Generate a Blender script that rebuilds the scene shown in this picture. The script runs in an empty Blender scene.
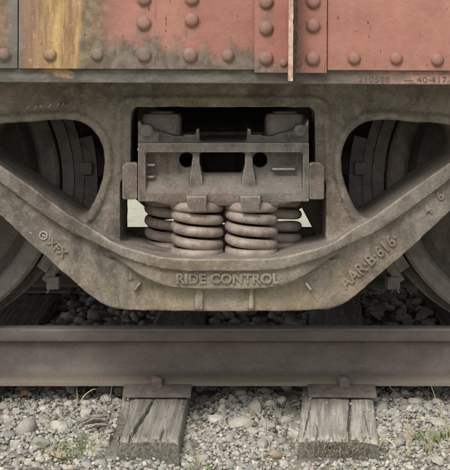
import bpy, bmesh, math, random
import numpy as np
from mathutils import Vector, Matrix, noise as mnoise

random.seed(7)
rng = np.random.default_rng(7)
sc = bpy.context.scene
C = sc.collection
R = math.radians

# ------------------------------------------------------------------ camera, sky, sun, exposure
CAM_Y, CAM_Z, FPX, HOR = -3.4, 0.90, 1206.0, 68.0
cam = bpy.data.cameras.new('camera')
cam.sensor_fit = 'HORIZONTAL'; cam.sensor_width = 36.0
cam.lens = 36.0 * FPX / 450.0
cam.shift_y = -(235.0 - HOR) / 450.0
cam.clip_start = 0.05; cam.clip_end = 3000
co = bpy.data.objects.new('camera', cam); C.objects.link(co)
co.location = (0, CAM_Y, CAM_Z); co.rotation_euler = (R(90), 0, 0)
sc.camera = co

SUN_EL, SUN_AZ = R(50), R(203)          # behind the camera, a little to the left
w = bpy.data.worlds.new('World'); sc.world = w; w.use_nodes = True
nt = w.node_tree; nt.nodes.clear()
sky = nt.nodes.new('ShaderNodeTexSky'); sky.sky_type = 'NISHITA'; sky.sun_disc = False
sky.sun_elevation = SUN_EL; sky.sun_rotation = SUN_AZ; sky.dust_density = 4.0; sky.air_density = 1.2
hs = nt.nodes.new('ShaderNodeHueSaturation'); hs.inputs['Saturation'].default_value = 0.22
bg = nt.nodes.new('ShaderNodeBackground'); bg.inputs['Strength'].default_value = 0.115
wo = nt.nodes.new('ShaderNodeOutputWorld')
nt.links.new(sky.outputs[0], hs.inputs['Color']); nt.links.new(hs.outputs[0], bg.inputs['Color'])
nt.links.new(bg.outputs[0], wo.inputs['Surface'])

sl = bpy.data.lights.new('sun', 'SUN'); sl.energy = 1.5; sl.angle = R(20); sl.color = (1.0, 0.955, 0.88)
so = bpy.data.objects.new('sun', sl); C.objects.link(so)
sd = Vector((math.sin(SUN_AZ) * math.cos(SUN_EL), math.cos(SUN_AZ) * math.cos(SUN_EL), math.sin(SUN_EL)))
so.rotation_euler = sd.to_track_quat('Z', 'Y').to_euler(); so.location = (-3, -6, 8)

sc.render.engine = 'CYCLES'
sc.view_settings.view_transform = 'Standard'; sc.view_settings.look = 'None'
sc.view_settings.gamma = 1.0; sc.view_settings.exposure = 0.56
sc.view_settings.use_curve_mapping = False

# ------------------------------------------------------------------ helpers
def W(px, py, Y):
    """a measured photo point -> (x, z) in metres on the upright plane at depth Y"""
    D = Y - CAM_Y
    return ((px - 225.0) / FPX * D, CAM_Z - (py - HOR) / FPX * D)

def tag(o, label=None, cat=None, group=None, kind=None):
    if label: o['label'] = label
    if cat: o['category'] = cat
    if group: o['group'] = group
    if kind: o['kind'] = kind
    return o

def empty(name, loc, label, cat, group=None):
    o = bpy.data.objects.new(name, None); C.objects.link(o); o.location = loc
    o.empty_display_size = 0.1
    return tag(o, label, cat, group)

def mloc(o):
    """matrix of an object from its own channels (no depsgraph needed)"""
    m = o.matrix_basis.copy()
    if o.parent: m = mloc(o.parent) @ o.matrix_parent_inverse @ m
    return m

def link(name, me, mat=None, parent=None, loc=(0, 0, 0), rot=(0, 0, 0)):
    o = bpy.data.objects.new(name, me); C.objects.link(o)
    if mat is not None and len(me.materials) == 0: me.materials.append(mat)
    o.location = loc; o.rotation_euler = rot
    if parent:
        o.parent = parent; o.matrix_parent_inverse = mloc(parent).inverted()
    return o

def finish(bm, smooth=None):
    me = bpy.data.meshes.new('mesh')
    bmesh.ops.recalc_face_normals(bm, faces=bm.faces[:])
    bm.to_mesh(me); bm.free()
    if smooth is not None:
        me.polygons.foreach_set('use_smooth', [True] * len(me.polygons))
        me.set_sharp_from_angle(angle=R(smooth))
    return me

def box(bm, x0, x1, y0, y1, z0, z1, bev=0.0, seg=2):
    r = bmesh.ops.create_cube(bm, size=1.0)
    vs = r['verts']
    for v in vs:
        v.co = Vector((x0 + (v.co.x + .5) * (x1 - x0), y0 + (v.co.y + .5) * (y1 - y0), z0 + (v.co.z + .5) * (z1 - z0)))
    if bev:
        es = list({e for v in vs for e in v.link_edges})
        bmesh.ops.bevel(bm, geom=es, offset=bev, segments=seg, affect='EDGES', profile=.5)

def prism(bm, pts, y0, y1):
    """closed (x,z) polygon between y0 and y1"""
    a = [bm.verts.new((p[0], y0, p[1])) for p in pts]
    b = [bm.verts.new((p[0], y1, p[1])) for p in pts]
    n = len(pts)
    f1 = bm.faces.new(a); f2 = bm.faces.new(b[::-1])
    for i in range(n): bm.faces.new((a[i], b[i], b[(i + 1) % n], a[(i + 1) % n]))
    bmesh.ops.triangulate(bm, faces=[f1, f2])

def prism_x(bm, pts, x0, x1):
    """closed (y,z) polygon between x0 and x1"""
    a = [bm.verts.new((x0, p[0], p[1])) for p in pts]
    b = [bm.verts.new((x1, p[0], p[1])) for p in pts]
    n = len(pts)
    f1 = bm.faces.new(a); f2 = bm.faces.new(b[::-1])
    for i in range(n): bm.faces.new((a[i], b[i], b[(i + 1) % n], a[(i + 1) % n]))
    bmesh.ops.triangulate(bm, faces=[f1, f2])

def catmull(pts, n=6, closed=True):
    out = []; N = len(pts)
    rng_ = range(N) if closed else range(N - 1)
    for i in rng_:
        if closed: p0, p1, p2, p3 = pts[i - 1], pts[i], pts[(i + 1) % N], pts[(i + 2) % N]
        else: p0, p1, p2, p3 = pts[max(i - 1, 0)], pts[i], pts[i + 1], pts[min(i + 2, N - 1)]
        for k in range(n):
            t = k / n
            out.append(tuple(.5 * ((2 * b) + (-a + c) * t + (2 * a - 5 * b + 4 * c - d) * t * t + (-a + 3 * b - 3 * c + d) * t ** 3)
                             for a, b, c, d in zip(p0, p1, p2, p3)))
    if not closed: out.append(tuple(pts[-1]))
    return out

def tube(bm, pts, r, seg=10, closed=False, sy=1.0, caps=True):
    """round bar along points; r is a number or a list"""
    P = [Vector(p) for p in pts]; n = len(P); rings = []
    up = Vector((0, 1, 0))
    for i, p in enumerate(P):
        if closed: t = (P[(i + 1) % n] - P[i - 1])
        else: t = P[min(i + 1, n - 1)] - P[max(i - 1, 0)]
        t.normalize()
        u = up - t * up.dot(t)
        if u.length < .05: u = Vector((1, 0, 0)) - t * t.x
        u.normalize(); v = t.cross(u)
        rr = r[i] if isinstance(r, (list, tuple)) else r
        rings.append([bm.verts.new(p + u * math.cos(a) * rr * sy + v * math.sin(a) * rr) for a in [2 * math.pi * k / seg for k in range(seg)]])
    m = n if closed else n - 1
    for i in range(m):
        A, B = rings[i], rings[(i + 1) % n]
        for k in range(seg): bm.faces.new((A[k], A[(k + 1) % seg], B[(k + 1) % seg], B[k]))
    if not closed and caps:
        bm.faces.new(rings[0][::-1]); bm.faces.new(rings[-1])

def lathe_y(bm, prof, cx, cz, seg=64, a0=0, a1=2 * math.pi):
    """closed profile of (radius, y) swept about the axle line x=cx z=cz"""
    full = abs(a1 - a0 - 2 * math.pi) < 1e-6
    n = seg if full else seg + 1
    rings = []
    for i in range(n):
        a = a0 + (a1 - a0) * i / seg
        rings.append([bm.verts.new((cx + r * math.cos(a), y, cz + r * math.sin(a))) for r, y in prof])
    m = len(prof)
    for i in range(seg):
        A, B = rings[i], rings[(i + 1) % n]
        for k in range(m): bm.faces.new((A[k], B[k], B[(k + 1) % m], A[(k + 1) % m]))
    if not full:
        bm.faces.new(rings[0]); bm.faces.new(rings[-1][::-1])

def plate(outer, holes, y0, y1):
    """flat plate with holes in the x-z plane -> bmesh"""
    cu = bpy.data.curves.new('outline', 'CURVE'); cu.dimensions = '2D'; cu.fill_mode = 'BOTH'
    cu.extrude = abs(y1 - y0) / 2
    for loop in [outer] + holes:
        s = cu.splines.new('POLY'); s.points.add(len(loop) - 1)
        for p, q in zip(s.points, loop): p.co = (q[0], q[1], 0, 1)
        s.use_cyclic_u = True
    o = bpy.data.objects.new('outline', cu); C.objects.link(o)
    dg = bpy.context.evaluated_depsgraph_get()
    me = bpy.data.meshes.new_from_object(o.evaluated_get(dg))
    bpy.data.objects.remove(o); bpy.data.curves.remove(cu)
    bm = bmesh.new(); bm.from_mesh(me); bpy.data.meshes.remove(me)
    bmesh.ops.remove_doubles(bm, verts=bm.verts[:], dist=1e-6)
    yc = (y0 + y1) / 2
    for v in bm.verts: v.co = Vector((v.co.x, yc - v.co.z, v.co.y))
    return bm

def cast(bm, voxel, smooth=4):
    """fuse overlapping solids into one casting with soft fillets"""
    me = bpy.data.meshes.new('cast'); bmesh.ops.recalc_face_normals(bm, faces=bm.faces[:])
    bm.to_mesh(me); bm.free()
    o = bpy.data.objects.new('cast', me); C.objects.link(o)
    m = o.modifiers.new('r', 'REMESH'); m.mode = 'VOXEL'; m.voxel_size = voxel; m.use_smooth_shade = True
    s = o.modifiers.new('s', 'SMOOTH'); s.factor = .5; s.iterations = smooth
    dg = bpy.context.evaluated_depsgraph_get()
    out = bpy.data.meshes.new_from_object(o.evaluated_get(dg))
    bpy.data.objects.remove(o); bpy.data.meshes.remove(me)
    out.polygons.foreach_set('use_smooth', [True] * len(out.polygons))
    return out

def text_mesh(body, size, depth, sx=1.0, space=1.0, bevel=0.0, bold=0.0):
    cu = bpy.data.curves.new('t', 'FONT'); cu.body = body; cu.size = size; cu.extrude = depth
    cu.align_x = 'CENTER'; cu.align_y = 'CENTER'; cu.space_character = space; cu.bevel_depth = bevel
    cu.offset = bold; cu.resolution_u = 4
    o = bpy.data.objects.new('t', cu); C.objects.link(o)
    dg = bpy.context.evaluated_depsgraph_get()
    me = bpy.data.meshes.new_from_object(o.evaluated_get(dg))
    bpy.data.objects.remove(o); bpy.data.curves.remove(cu)
    me.transform(Matrix.Scale(sx, 4, (1, 0, 0)))
    me.materials.clear()
    return me

# ------------------------------------------------------------------ materials
class NT:
    def __init__(s, name):
        s.m = bpy.data.materials.new(name); s.m.use_nodes = True
        s.t = s.m.node_tree; s.n = s.t.nodes; s.b = s.n['Principled BSDF']
    def new(s, t, **k):
        n = s.n.new(t)
        for a, b in k.items(): setattr(n, a, b)
        return n
    def set(s, sock, v):
        if hasattr(v, 'is_linked') or isinstance(v, bpy.types.NodeSocket): s.t.links.new(v, sock)
        elif isinstance(v, (tuple, list)) and len(v) == 3 and sock.type == 'RGBA': sock.default_value = (*v, 1)
        else: sock.default_value = v
    def pos(s): return s.new('ShaderNodeNewGeometry').outputs['Position']
    def obj(s): return s.new('ShaderNodeTexCoord').outputs['Object']
    def xyz(s, v):
        n = s.new('ShaderNodeSeparateXYZ'); s.set(n.inputs[0], v); return n.outputs
    def map(s, v, scale=(1, 1, 1), loc=(0, 0, 0)):
        n = s.new('ShaderNodeMapping'); s.set(n.inputs[0], v); n.inputs['Scale'].default_value = scale; n.inputs['Location'].default_value = loc
        return n.outputs[0]
    def noise(s, v, scale, detail=6, rough=.6, dist=0.0):
        n = s.new('ShaderNodeTexNoise'); s.set(n.inputs['Vector'], v)
        n.inputs['Scale'].default_value = scale; n.inputs['Detail'].default_value = detail
        n.inputs['Roughness'].default_value = rough; n.inputs['Distortion'].default_value = dist
        return n.outputs['Fac']
    def vor(s, v, scale, feature='F1'):
        n = s.new('ShaderNodeTexVoronoi', feature=feature); s.set(n.inputs['Vector'], v); n.inputs['Scale'].default_value = scale
        return n.outputs['Distance']
    def ss(s, v, a, b, to0=0.0, to1=1.0):
        n = s.new('ShaderNodeMapRange', interpolation_type='SMOOTHSTEP'); s.set(n.inputs['Value'], v)
        n.inputs['From Min'].default_value = a; n.inputs['From Max'].default_value = b
        n.inputs['To Min'].default_value = to0; n.inputs['To Max'].default_value = to1
        return n.outputs[0]
    def math(s, op, a, b=0.0, c=None):
        n = s.new('ShaderNodeMath', operation=op); s.set(n.inputs[0], a); s.set(n.inputs[1], b)
        if c is not None: s.set(n.inputs[2], c)
        return n.outputs[0]
    def mix(s, f, a, b, mode='MIX'):
        n = s.new('ShaderNodeMix', data_type='RGBA', blend_type=mode)
        s.set(n.inputs[0], f); s.set(n.inputs[6], a); s.set(n.inputs[7], b)
        return n.outputs[2]
    def ramp(s, f, stops):
        n = s.new('ShaderNodeValToRGB'); s.set(n.inputs[0], f); e = n.color_ramp.elements
        while len(e) < len(stops): e.new(.5)
        for el, (p, c) in zip(e, stops): el.position = p; el.color = (*c, 1)
        return n.outputs[0]
    def bump(s, h, strength=.5, dist=.01, prev=None):
        n = s.new('ShaderNodeBump'); s.set(n.inputs['Height'], h)
        n.inputs['Strength'].default_value = strength; n.inputs['Distance'].default_value = dist
        if prev is not None: s.t.links.new(prev, n.inputs['Normal'])
        return n.outputs[0]
    def out(s, col, rough=.85, normal=None, metal=0.0, spec=.3):
        s.set(s.b.inputs['Base Color'], col); s.set(s.b.inputs['Roughness'], rough)
        s.b.inputs['Metallic'].default_value = metal; s.b.inputs['Specular IOR Level'].default_value = spec
        if normal is not None: s.t.links.new(normal, s.b.inputs['Normal'])
        return s.m

def cast_mat(name, dark, mid, dust, rust, dust_amt=.5, rust_amt=.25, low=None, rough=(.52, .85), bmp=1.0):
    t = NT(name); p = t.pos()
    big = t.noise(p, 5.0, 5, .62); med = t.noise(p, 28, 6, .65); fine = t.noise(p, 210, 4, .6); spk = t.noise(p, 95, 3, .5)
    col = t.mix(t.ss(big, .38, .62), tuple(.85 * q for q in dark), mid)
    hue = t.noise(t.map(p, (1, 1, 1), (3, 5, 7)), 3.4, 6, .66)
    col = t.mix(t.math('MULTIPLY', t.ss(hue, .48, .62), .65), col, rust)
    grease = t.noise(t.map(p, (1, 1, .6), (9, 2, 4)), 4.5, 8, .72)
    stain = t.noise(t.map(p, (1, 1, .35)), 13, 6, .68)
    col = t.mix(t.math('MULTIPLY', t.ss(stain, .52, .64), .6), col, tuple(.50 * q for q in dark))
    col = t.mix(t.math('MULTIPLY', t.ss(med, .42, .72), dust_amt), col, dust)
    if low:                       # dried mud splashed up from the track
        z = t.xyz(p)[2]
        zz = t.math('ADD', z, t.math('MULTIPLY', t.math('SUBTRACT', big, .5), .35))
        m = t.math('MULTIPLY', t.ss(zz, .50, .30), t.ss(t.noise(p, 11, 5, .6), .32, .62))
        col = t.mix(t.math('MULTIPLY', m, .55), col, low)
    col = t.mix(t.math('MULTIPLY', t.ss(spk, .58, .74), rust_amt), col, rust)
    nz = t.xyz(t.new('ShaderNodeNewGeometry').outputs['Normal'])[2]
    col = t.mix(t.math('MULTIPLY', t.ss(nz, .35, .95), .45), col, dust)      # settled dust on ledges
    col = t.mix(t.math('MULTIPLY', t.ss(fine, .3, .75), .25), col, t.mix(.5, dust, (.02, .02, .018)), 'MULTIPLY')
    pt = t.new('ShaderNodeNewGeometry').outputs['Pointiness']
    col = t.mix(t.math('MULTIPLY', t.ss(pt, .512, .57), t.ss(med, .3, .6, .25, .8)), col, tuple(min(1, 1.25 * q) for q in dust))      # rubbed edges
    col = t.mix(t.math('MULTIPLY', t.ss(grease, .54, .66), .55), col, (.035, .031, .026))      # oily grime
    grit = t.noise(p, 120, 6, .75)
    col = t.mix(t.math('MULTIPLY', t.ss(grit, .54, .66), .40), col, tuple(.35 * q for q in dark))
    col = t.mix(t.math('MULTIPLY', t.ss(grit, .42, .32), .35), col, tuple(min(1, 1.3 * q) for q in dust))
    chip = t.math('GREATER_THAN', t.noise(p, 150, 2, .4), .75)
    col = t.mix(t.math('MULTIPLY', chip, .5), col, (.42, .40, .36))
    n = t.bump(fine, .35 * bmp, .004); n = t.bump(t.noise(p, 75, 5, .65), .28 * bmp, .006, n); n = t.bump(med, .35 * bmp, .010, n)
    return t.out(col, t.ss(stain, .35, .65, *rough), n, spec=.42)

M = {}
M['cast'] = cast_mat('cast_steel', (.130, .112, .092), (.208, .180, .150), (.288, .252, .212), (.13, .09, .062), .55, .3, (.33, .275, .175))
M['bolster'] = cast_mat('bolster_steel', (.115, .104, .092), (.175, .158, .138), (.26, .24, .205), (.15, .098, .072), .5, .4)
M['gib'] = cast_mat('rusty_wear_plate', (.125, .102, .09), (.175, .145, .126), (.25, .22, .19), (.15, .09, .068), .4, .5)
M['spring'] = cast_mat('spring_steel', (.135, .106, .088), (.20, .162, .136), (.275, .232, .195), (.15, .092, .066), .4, .35, None, (.42, .68), .45)
M['wheel'] = cast_mat('wheel_steel', (.085, .076, .068), (.125, .112, .10), (.17, .15, .132), (.12, .08, .06), .35, .3)
M['brake'] = cast_mat('brake_iron', (.075, .068, .06), (.11, .098, .088), (.15, .135, .12), (.12, .08, .06), .4, .4)
M['under'] = cast_mat('underframe_paint', (.05, .047, .043), (.085, .078, .072), (.12, .11, .10), (.08, .06, .045), .4, .3)

def rail_mat():
    t = NT('rusty_rail'); p = t.pos(); st = t.map(p, (1, 1.6, 1.6))
    a = t.noise(st, 7, 7, .68); b = t.noise(p, 55, 6, .68); f = t.noise(p, 300, 4, .65); dr = t.noise(t.map(p, (1, 1, .12)), 70, 4, .6)
    col = t.mix(t.ss(a, .32, .68), (.135, .113, .101), (.195, .168, .150))
    col = t.mix(t.math('MULTIPLY', t.ss(b, .5, .75), .4), col, (.21, .175, .14))
    col = t.mix(t.math('MULTIPLY', t.ss(dr, .58, .72), .30), col, (.075, .058, .05))
    col = t.mix(t.math('MULTIPLY', t.ss(f, .5, .7), .35), col, (.08, .06, .05))
    z = t.xyz(p)[2]
    col = t.mix(t.math('MULTIPLY', t.ss(z, .050, .028), .6), col, (.24, .20, .15))      # dust on the foot
    col = t.mix(t.math('MULTIPLY', t.math('GREATER_THAN', t.noise(p, 120, 2, .4), .72), .5), col, (.35, .32, .28))
    n = t.bump(f, .4, .004); n = t.bump(b, .45, .008, n)
    return t.out(col, t.ss(b, .3, .7, .62, .85), n, spec=.3)
M['rail'] = rail_mat()

def railtop_mat():
    t = NT('worn_rail_head'); p = t.pos(); y = t.xyz(p)[1]
    st = t.noise(t.map(p, (1.5, 160, 1)), 4, 4, .6); a = t.noise(t.map(p, (1, 4, 4)), 30, 5, .6)
    col = t.mix(t.ss(st, .35, .65), (.20, .185, .175), (.40, .39, .385))
    col = t.mix(t.math('MULTIPLY', t.ss(a, .5, .75), .45), col, (.12, .085, .065))
    return t.out(col, t.ss(a, .3, .7, .42, .65), t.bump(st, .15, .002), metal=.0, spec=.45)
M['railtop'] = railtop_mat()

def car_mat(name='faded_red_paint', dirt=0.0):
    t = NT(name); p = t.obj() if False else t.pos()
    X, Y, Z = t.xyz(p)
    X = t.math('MULTIPLY', X, .9507); Z = t.math('ADD', t.math('MULTIPLY', Z, .9507), .9 * (1 - .9507))
    wob = t.noise(t.map(p, (1, 1, .35)), 14, 6, .65)
    xw = t.math('ADD', X, t.math('MULTIPLY', t.math('SUBTRACT', wob, .5), .035))
    big = t.noise(p, 6, 5, .6); streak = t.noise(t.map(p, (1, 1, .09)), 60, 5, .65); mot = t.noise(p, 45, 6, .65); fine = t.noise(p, 260, 3, .6)
    pink = t.mix(t.ss(big, .35, .7), (.315, .140, .108), (.39, .190, .150))
    pink = t.mix(t.math('MULTIPLY', t.ss(streak, .5, .8), .3), pink, (.27, .125, .095))
    pink = t.mix(t.math('MULTIPLY', t.ss(mot, .48, .75), .22), pink, (.46, .28, .23))
    # grey road grime washed up the bottom of the sheets, heavier to one side
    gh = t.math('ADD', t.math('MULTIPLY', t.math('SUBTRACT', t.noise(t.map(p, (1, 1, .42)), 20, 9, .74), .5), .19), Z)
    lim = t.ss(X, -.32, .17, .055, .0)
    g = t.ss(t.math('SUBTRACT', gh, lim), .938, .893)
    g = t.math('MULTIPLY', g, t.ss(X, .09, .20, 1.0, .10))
    for xc, wd in ((-.181, .034), (-.078, .026), (.092, .024), (.150, .012)):       # dirt gathered along the rivet lines; at the post, fin shadow painted in too
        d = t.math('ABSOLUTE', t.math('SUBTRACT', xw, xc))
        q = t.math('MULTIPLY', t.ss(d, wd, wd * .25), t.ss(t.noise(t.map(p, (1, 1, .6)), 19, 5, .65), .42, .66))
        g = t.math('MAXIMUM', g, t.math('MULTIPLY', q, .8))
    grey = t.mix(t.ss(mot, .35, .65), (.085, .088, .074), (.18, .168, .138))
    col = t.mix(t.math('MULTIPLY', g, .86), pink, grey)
    # dark olive border beside the stained sheet
    ob = t.math('MULTIPLY', t.ss(xw, -.345, -.325), t.ss(xw, -.225, -.30))
    col = t.mix(t.math('MULTIPLY', ob, .85), col, t.mix(t.ss(mot, .4, .65), (.12, .10, .07), (.23, .19, .12)))
    # ochre stain between brown runs
    ye = t.math('MULTIPLY', t.ss(xw, -.466, -.450), t.ss(xw, -.318, -.333))
    yel = t.mix(t.ss(t.noise(t.map(p, (1, 1, .12)), 48, 6, .65), .36, .62), (.48, .325, .14), (.24, .145, .085))
    yel = t.mix(t.math('MULTIPLY', t.ss(xw, -.385, -.43), .8), yel, t.mix(t.ss(streak, .4, .6), (.20, .12, .085), (.30, .19, .12)))
    yel = t.mix(t.math('MULTIPLY', t.ss(mot, .58, .70), .5), yel, (.50, .41, .27))
    yel = t.mix(t.math('MULTIPLY', t.ss(t.noise(p, 120, 4, .6), .60, .70), .5), yel, (.13, .09, .06))
    col = t.mix(ye, col, yel)
    # far end: dull brown sheet with a blue-grey edge
    fe = t.ss(xw, -.447, -.462)
    dull = t.mix(t.ss(mot, .35, .65), (.16, .115, .085), (.30, .195, .135))
    dull = t.mix(t.math('MULTIPLY', t.ss(xw, -.492, -.472), .6), dull, (.15, .17, .18))
    dull = t.mix(t.math('MULTIPLY', t.ss(gh, .955, .90), .8), dull, (.13, .12, .11))
    col = t.mix(fe, col, dull)
    # thin dark runs and scratches
    run = t.ss(t.noise(t.map(p, (1, 1, .10)), 95, 3, .5), .66, .74)
    col = t.mix(t.math('MULTIPLY', run, .45), col, (.12, .06, .045))
    scr = t.ss(t.noise(t.map(p, (.25, 1, 1)), 150, 2, .5), .70, .76)
    col = t.mix(t.math('MULTIPLY', scr, .25), col, (.50, .36, .30))
    # rust pits and little runs
    pit = t.math('GREATER_THAN', t.noise(t.map(p, (1, 1, .40)), 110, 2, .45), .735)
    col = t.mix(t.math('MULTIPLY', pit, .75), col, (.10, .045, .03))
    if dirt:
        col = t.mix(dirt, col, (.15, .10, .08))
    n = t.bump(fine, .12, .002); n = t.bump(mot, .22, .006, n); n = t.bump(big, .25, .02, n)
    return t.out(col, t.ss(mot, .3, .7, .55, .8), n, spec=.3)
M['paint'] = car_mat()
M['rivet'] = car_mat('painted_rivet', .44)

def simple(name, c1, c2, scale=30, rough=.85, bump=.3, dist=.006, stretch=(1, 1, 1), spec=.25):
    t = NT(name); p = t.map(t.pos(), stretch)
    a = t.noise(p, scale, 6, .62); f = t.noise(p, scale * 6, 4, .6)
    col = t.mix(t.ss(a, .32, .68), c1, c2)
    col = t.mix(t.math('MULTIPLY', t.ss(f, .45, .75), .3), col, tuple(.5 * x for x in c1))
    return t.out(col, rough, t.bump(f, bump, dist * .4, t.bump(a, bump, dist)), spec=spec)

def sill_mat():
    t = NT('sill_paint'); p = t.pos(); X = t.xyz(p)[0]
    a = t.noise(t.map(p, (1, 1, 2)), 22, 6, .65); f = t.noise(p, 170, 4, .6)
    grey = t.mix(t.ss(a, .35, .65), (.078, .072, .063), (.135, .125, .110))
    pk = t.mix(t.ss(a, .4, .62), (.33, .19, .145), (.15, .115, .098))
    col = t.mix(t.ss(t.math('ADD', X, t.math('MULTIPLY', t.math('SUBTRACT', a, .5), .25)), .24, .44), grey, pk)
    ye = t.math('MULTIPLY', t.ss(X, -.44, -.40), t.ss(X, -.33, -.36))
    col = t.mix(t.math('MULTIPLY', t.math('MULTIPLY', ye, t.ss(a, .44, .56)), .85), col, (.32, .20, .09))
    col = t.mix(t.math('MULTIPLY', t.ss(f, .5, .7), .3), col, (.06, .045, .038))
    return t.out(col, .75, t.bump(f, .2, .003, t.bump(a, .25, .006)), spec=.3)
M['sill'] = sill_mat()
M['edge'] = simple('flaked_pale_paint', (.36, .21, .16), (.55, .40, .32), 70, .8, .5)
M['rust'] = simple('scaly_rust', (.035, .027, .022), (.10, .065, .048), 80, .9, .8)
M['stencil'] = simple('worn_black_stencil', (.07, .055, .048), (.16, .115, .095), 160, .9, .1)
M['soil'] = simple('packed_fines', (.14, .13, .11), (.27, .25, .21), 70, .95, .7, .01)
M['plate'] = simple('rusty_tie_plate', (.125, .105, .09), (.20, .17, .145), 40, .8, .35)
M['spike'] = simple('rusty_spike', (.12, .095, .08), (.20, .165, .14), 60, .8, .4)

def stone_mat(name, island):
    t = NT(name)
    if island: r = t.new('ShaderNodeNewGeometry').outputs['Random Per Island']; p = t.pos()
    else: r = t.new('ShaderNodeObjectInfo').outputs['Random']; p = t.pos()
    base = t.ramp(r, [(0, (.15, .145, .14)), (.10, (.30, .29, .255)), (.22, (.42, .40, .34)), (.34, (.22, .22, .22)), (.46, (.37, .35, .295)),
                      (.58, (.48, .455, .39)), (.68, (.26, .235, .19)), (.78, (.40, .38, .325)), (.88, (.56, .535, .47)), (.95, (.33, .25, .17)), (1, (.30, .325, .345))])
    a = t.noise(p, 90, 5, .6); f = t.noise(p, 420, 4, .6)
    col = t.mix(t.math('MULTIPLY', t.ss(a, .42, .70), .45), base, (.17, .16, .14))
    col = t.mix(t.math('MULTIPLY', t.ss(f, .5, .72), .35), col, (.60, .58, .53))
    return t.out(col, .9, t.bump(f, .3, .002, t.bump(a, .4, .005)), spec=.2)
M['stone'] = stone_mat('ballast_stone', False); M['gravel'] = stone_mat('ballast_gravel', True)

def wood_mat(name, tint):
    t = NT(name); p = t.obj()
    g = t.noise(t.map(p, (1, .06, 1)), 55, 6, .65, .6); g2 = t.noise(t.map(p, (1, .03, 1)), 190, 4, .6); b = t.noise(p, 8, 5, .6); m = t.noise(p, 38, 5, .6)
    col = t.mix(t.ss(g, .33, .66), tuple(.56 * x for x in tint), tint)
    col = t.mix(t.math('MULTIPLY', t.ss(g2, .5, .68), .55), col, tuple(.22 * x for x in tint))
    col = t.mix(t.math('MULTIPLY', t.ss(b, .48, .72), .5), col, (.27, .235, .17))
    col = t.mix(t.math('MULTIPLY', t.ss(m, .55, .75), .4), col, (.085, .075, .06))
    ny = t.math('ABSOLUTE', t.xyz(t.new('ShaderNodeNewGeometry').outputs['True Normal'])[1])
    rg = t.noise(t.map(p, (1, .3, 1)), 120, 6, .7)
    col = t.mix(t.ss(ny, .6, .8), col, t.mix(t.ss(rg, .35, .65), (.07, .065, .055), (.19, .178, .15)))      # open end grain
    return t.out(col, .92, t.bump(g2, .5, .003, t.bump(g, .6, .006)), spec=.15)
M['wood1'] = wood_mat('weathered_oak_dark', (.33, .312, .275))
M['wood2'] = wood_mat('weathered_oak_pale', (.47, .445, .39))
M['woodold'] = wood_mat('creosoted_oak', (.20, .185, .16))
M['straw'] = simple('dry_grass', (.34, .31, .17), (.52, .48, .30), 60, .8, .1)
M['green'] = simple('green_grass', (.11, .17, .05), (.24, .29, .11), 60, .8, .1)
M['moss'] = simple('dry_moss', (.12, .112, .075), (.23, .21, .14), 120, .95, .2)
M['twig'] = simple('bare_twig', (.18, .15, .12), (.33, .29, .24), 60, .9, .2)

def ground_mat():
    t = NT('trackside_ground'); p = t.pos()
    v = t.vor(p, 38); a = t.noise(p, 2.2, 6, .6); b = t.noise(p, 60, 5, .6)
    col = t.mix(t.ss(b, .35, .68), (.36, .355, .27), (.48, .475, .38))
    col = t.mix(t.math('MULTIPLY', t.ss(a, .55, .72), .6), col, (.13, .14, .06))
    return t.out(col, .95, t.bump(v, .4, .012, t.bump(b, .3, .006)), spec=.15)
M['ground'] = ground_mat()

# ------------------------------------------------------------------ track geometry constants
RAIL_H, PLATE_T = 0.150, 0.018
RAIL_TOP = RAIL_H + PLATE_T
TC = 0.7525                       # centre line of the track
WR = 0.419                        # wheel radius
AX_Z = RAIL_TOP + WR
AX_X = 0.868
X0 = -0.005                       # centre of the bogie along the track

# ------------------------------------------------------------------ ground and ballast bed
def gz(x, y):
    """height of the ballast surface"""
    d = 0.0
    if y < -0.44: d = -(-0.44 - y) * .62
    if y > 2.05: d = -(y - 2.05) * .42
    d = max(d, -.34)
    if y < .1:
        d -= .030 * (math.exp(-((x + .190 - .0279 * y - .125) / .05) ** 2) + .8 * math.exp(-((x - .317 - .0875 * y + .13) / .045) ** 2))
    n = mnoise.noise(Vector((x * 3.1, y * 3.1, 1.7))) * .016 + mnoise.noise(Vector((x * 9, y * 9, 4.2))) * .007
    return -0.034 + d + n

bm = bmesh.new(); N = 40
xs = [-900, -60, -12, -6] + [-3.5 + .07 * i for i in range(101)] + [6, 12, 60, 900]
ys = [-400, -40, -8, -3.5] + [-2.2 + .07 * i for i in range(100)] + [7, 12, 40, 900]
grid = [[bm.verts.new((x, y, gz(x, y))) for x in xs] for y in ys]
for j in range(len(ys) - 1):
    for i in range(len(xs) - 1): bm.faces.new((grid[j][i], grid[j][i + 1], grid[j + 1][i + 1], grid[j + 1][i]))
ground = link('ground', finish(bm, 60), M['ground']); tag(ground, kind='structure')

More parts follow.
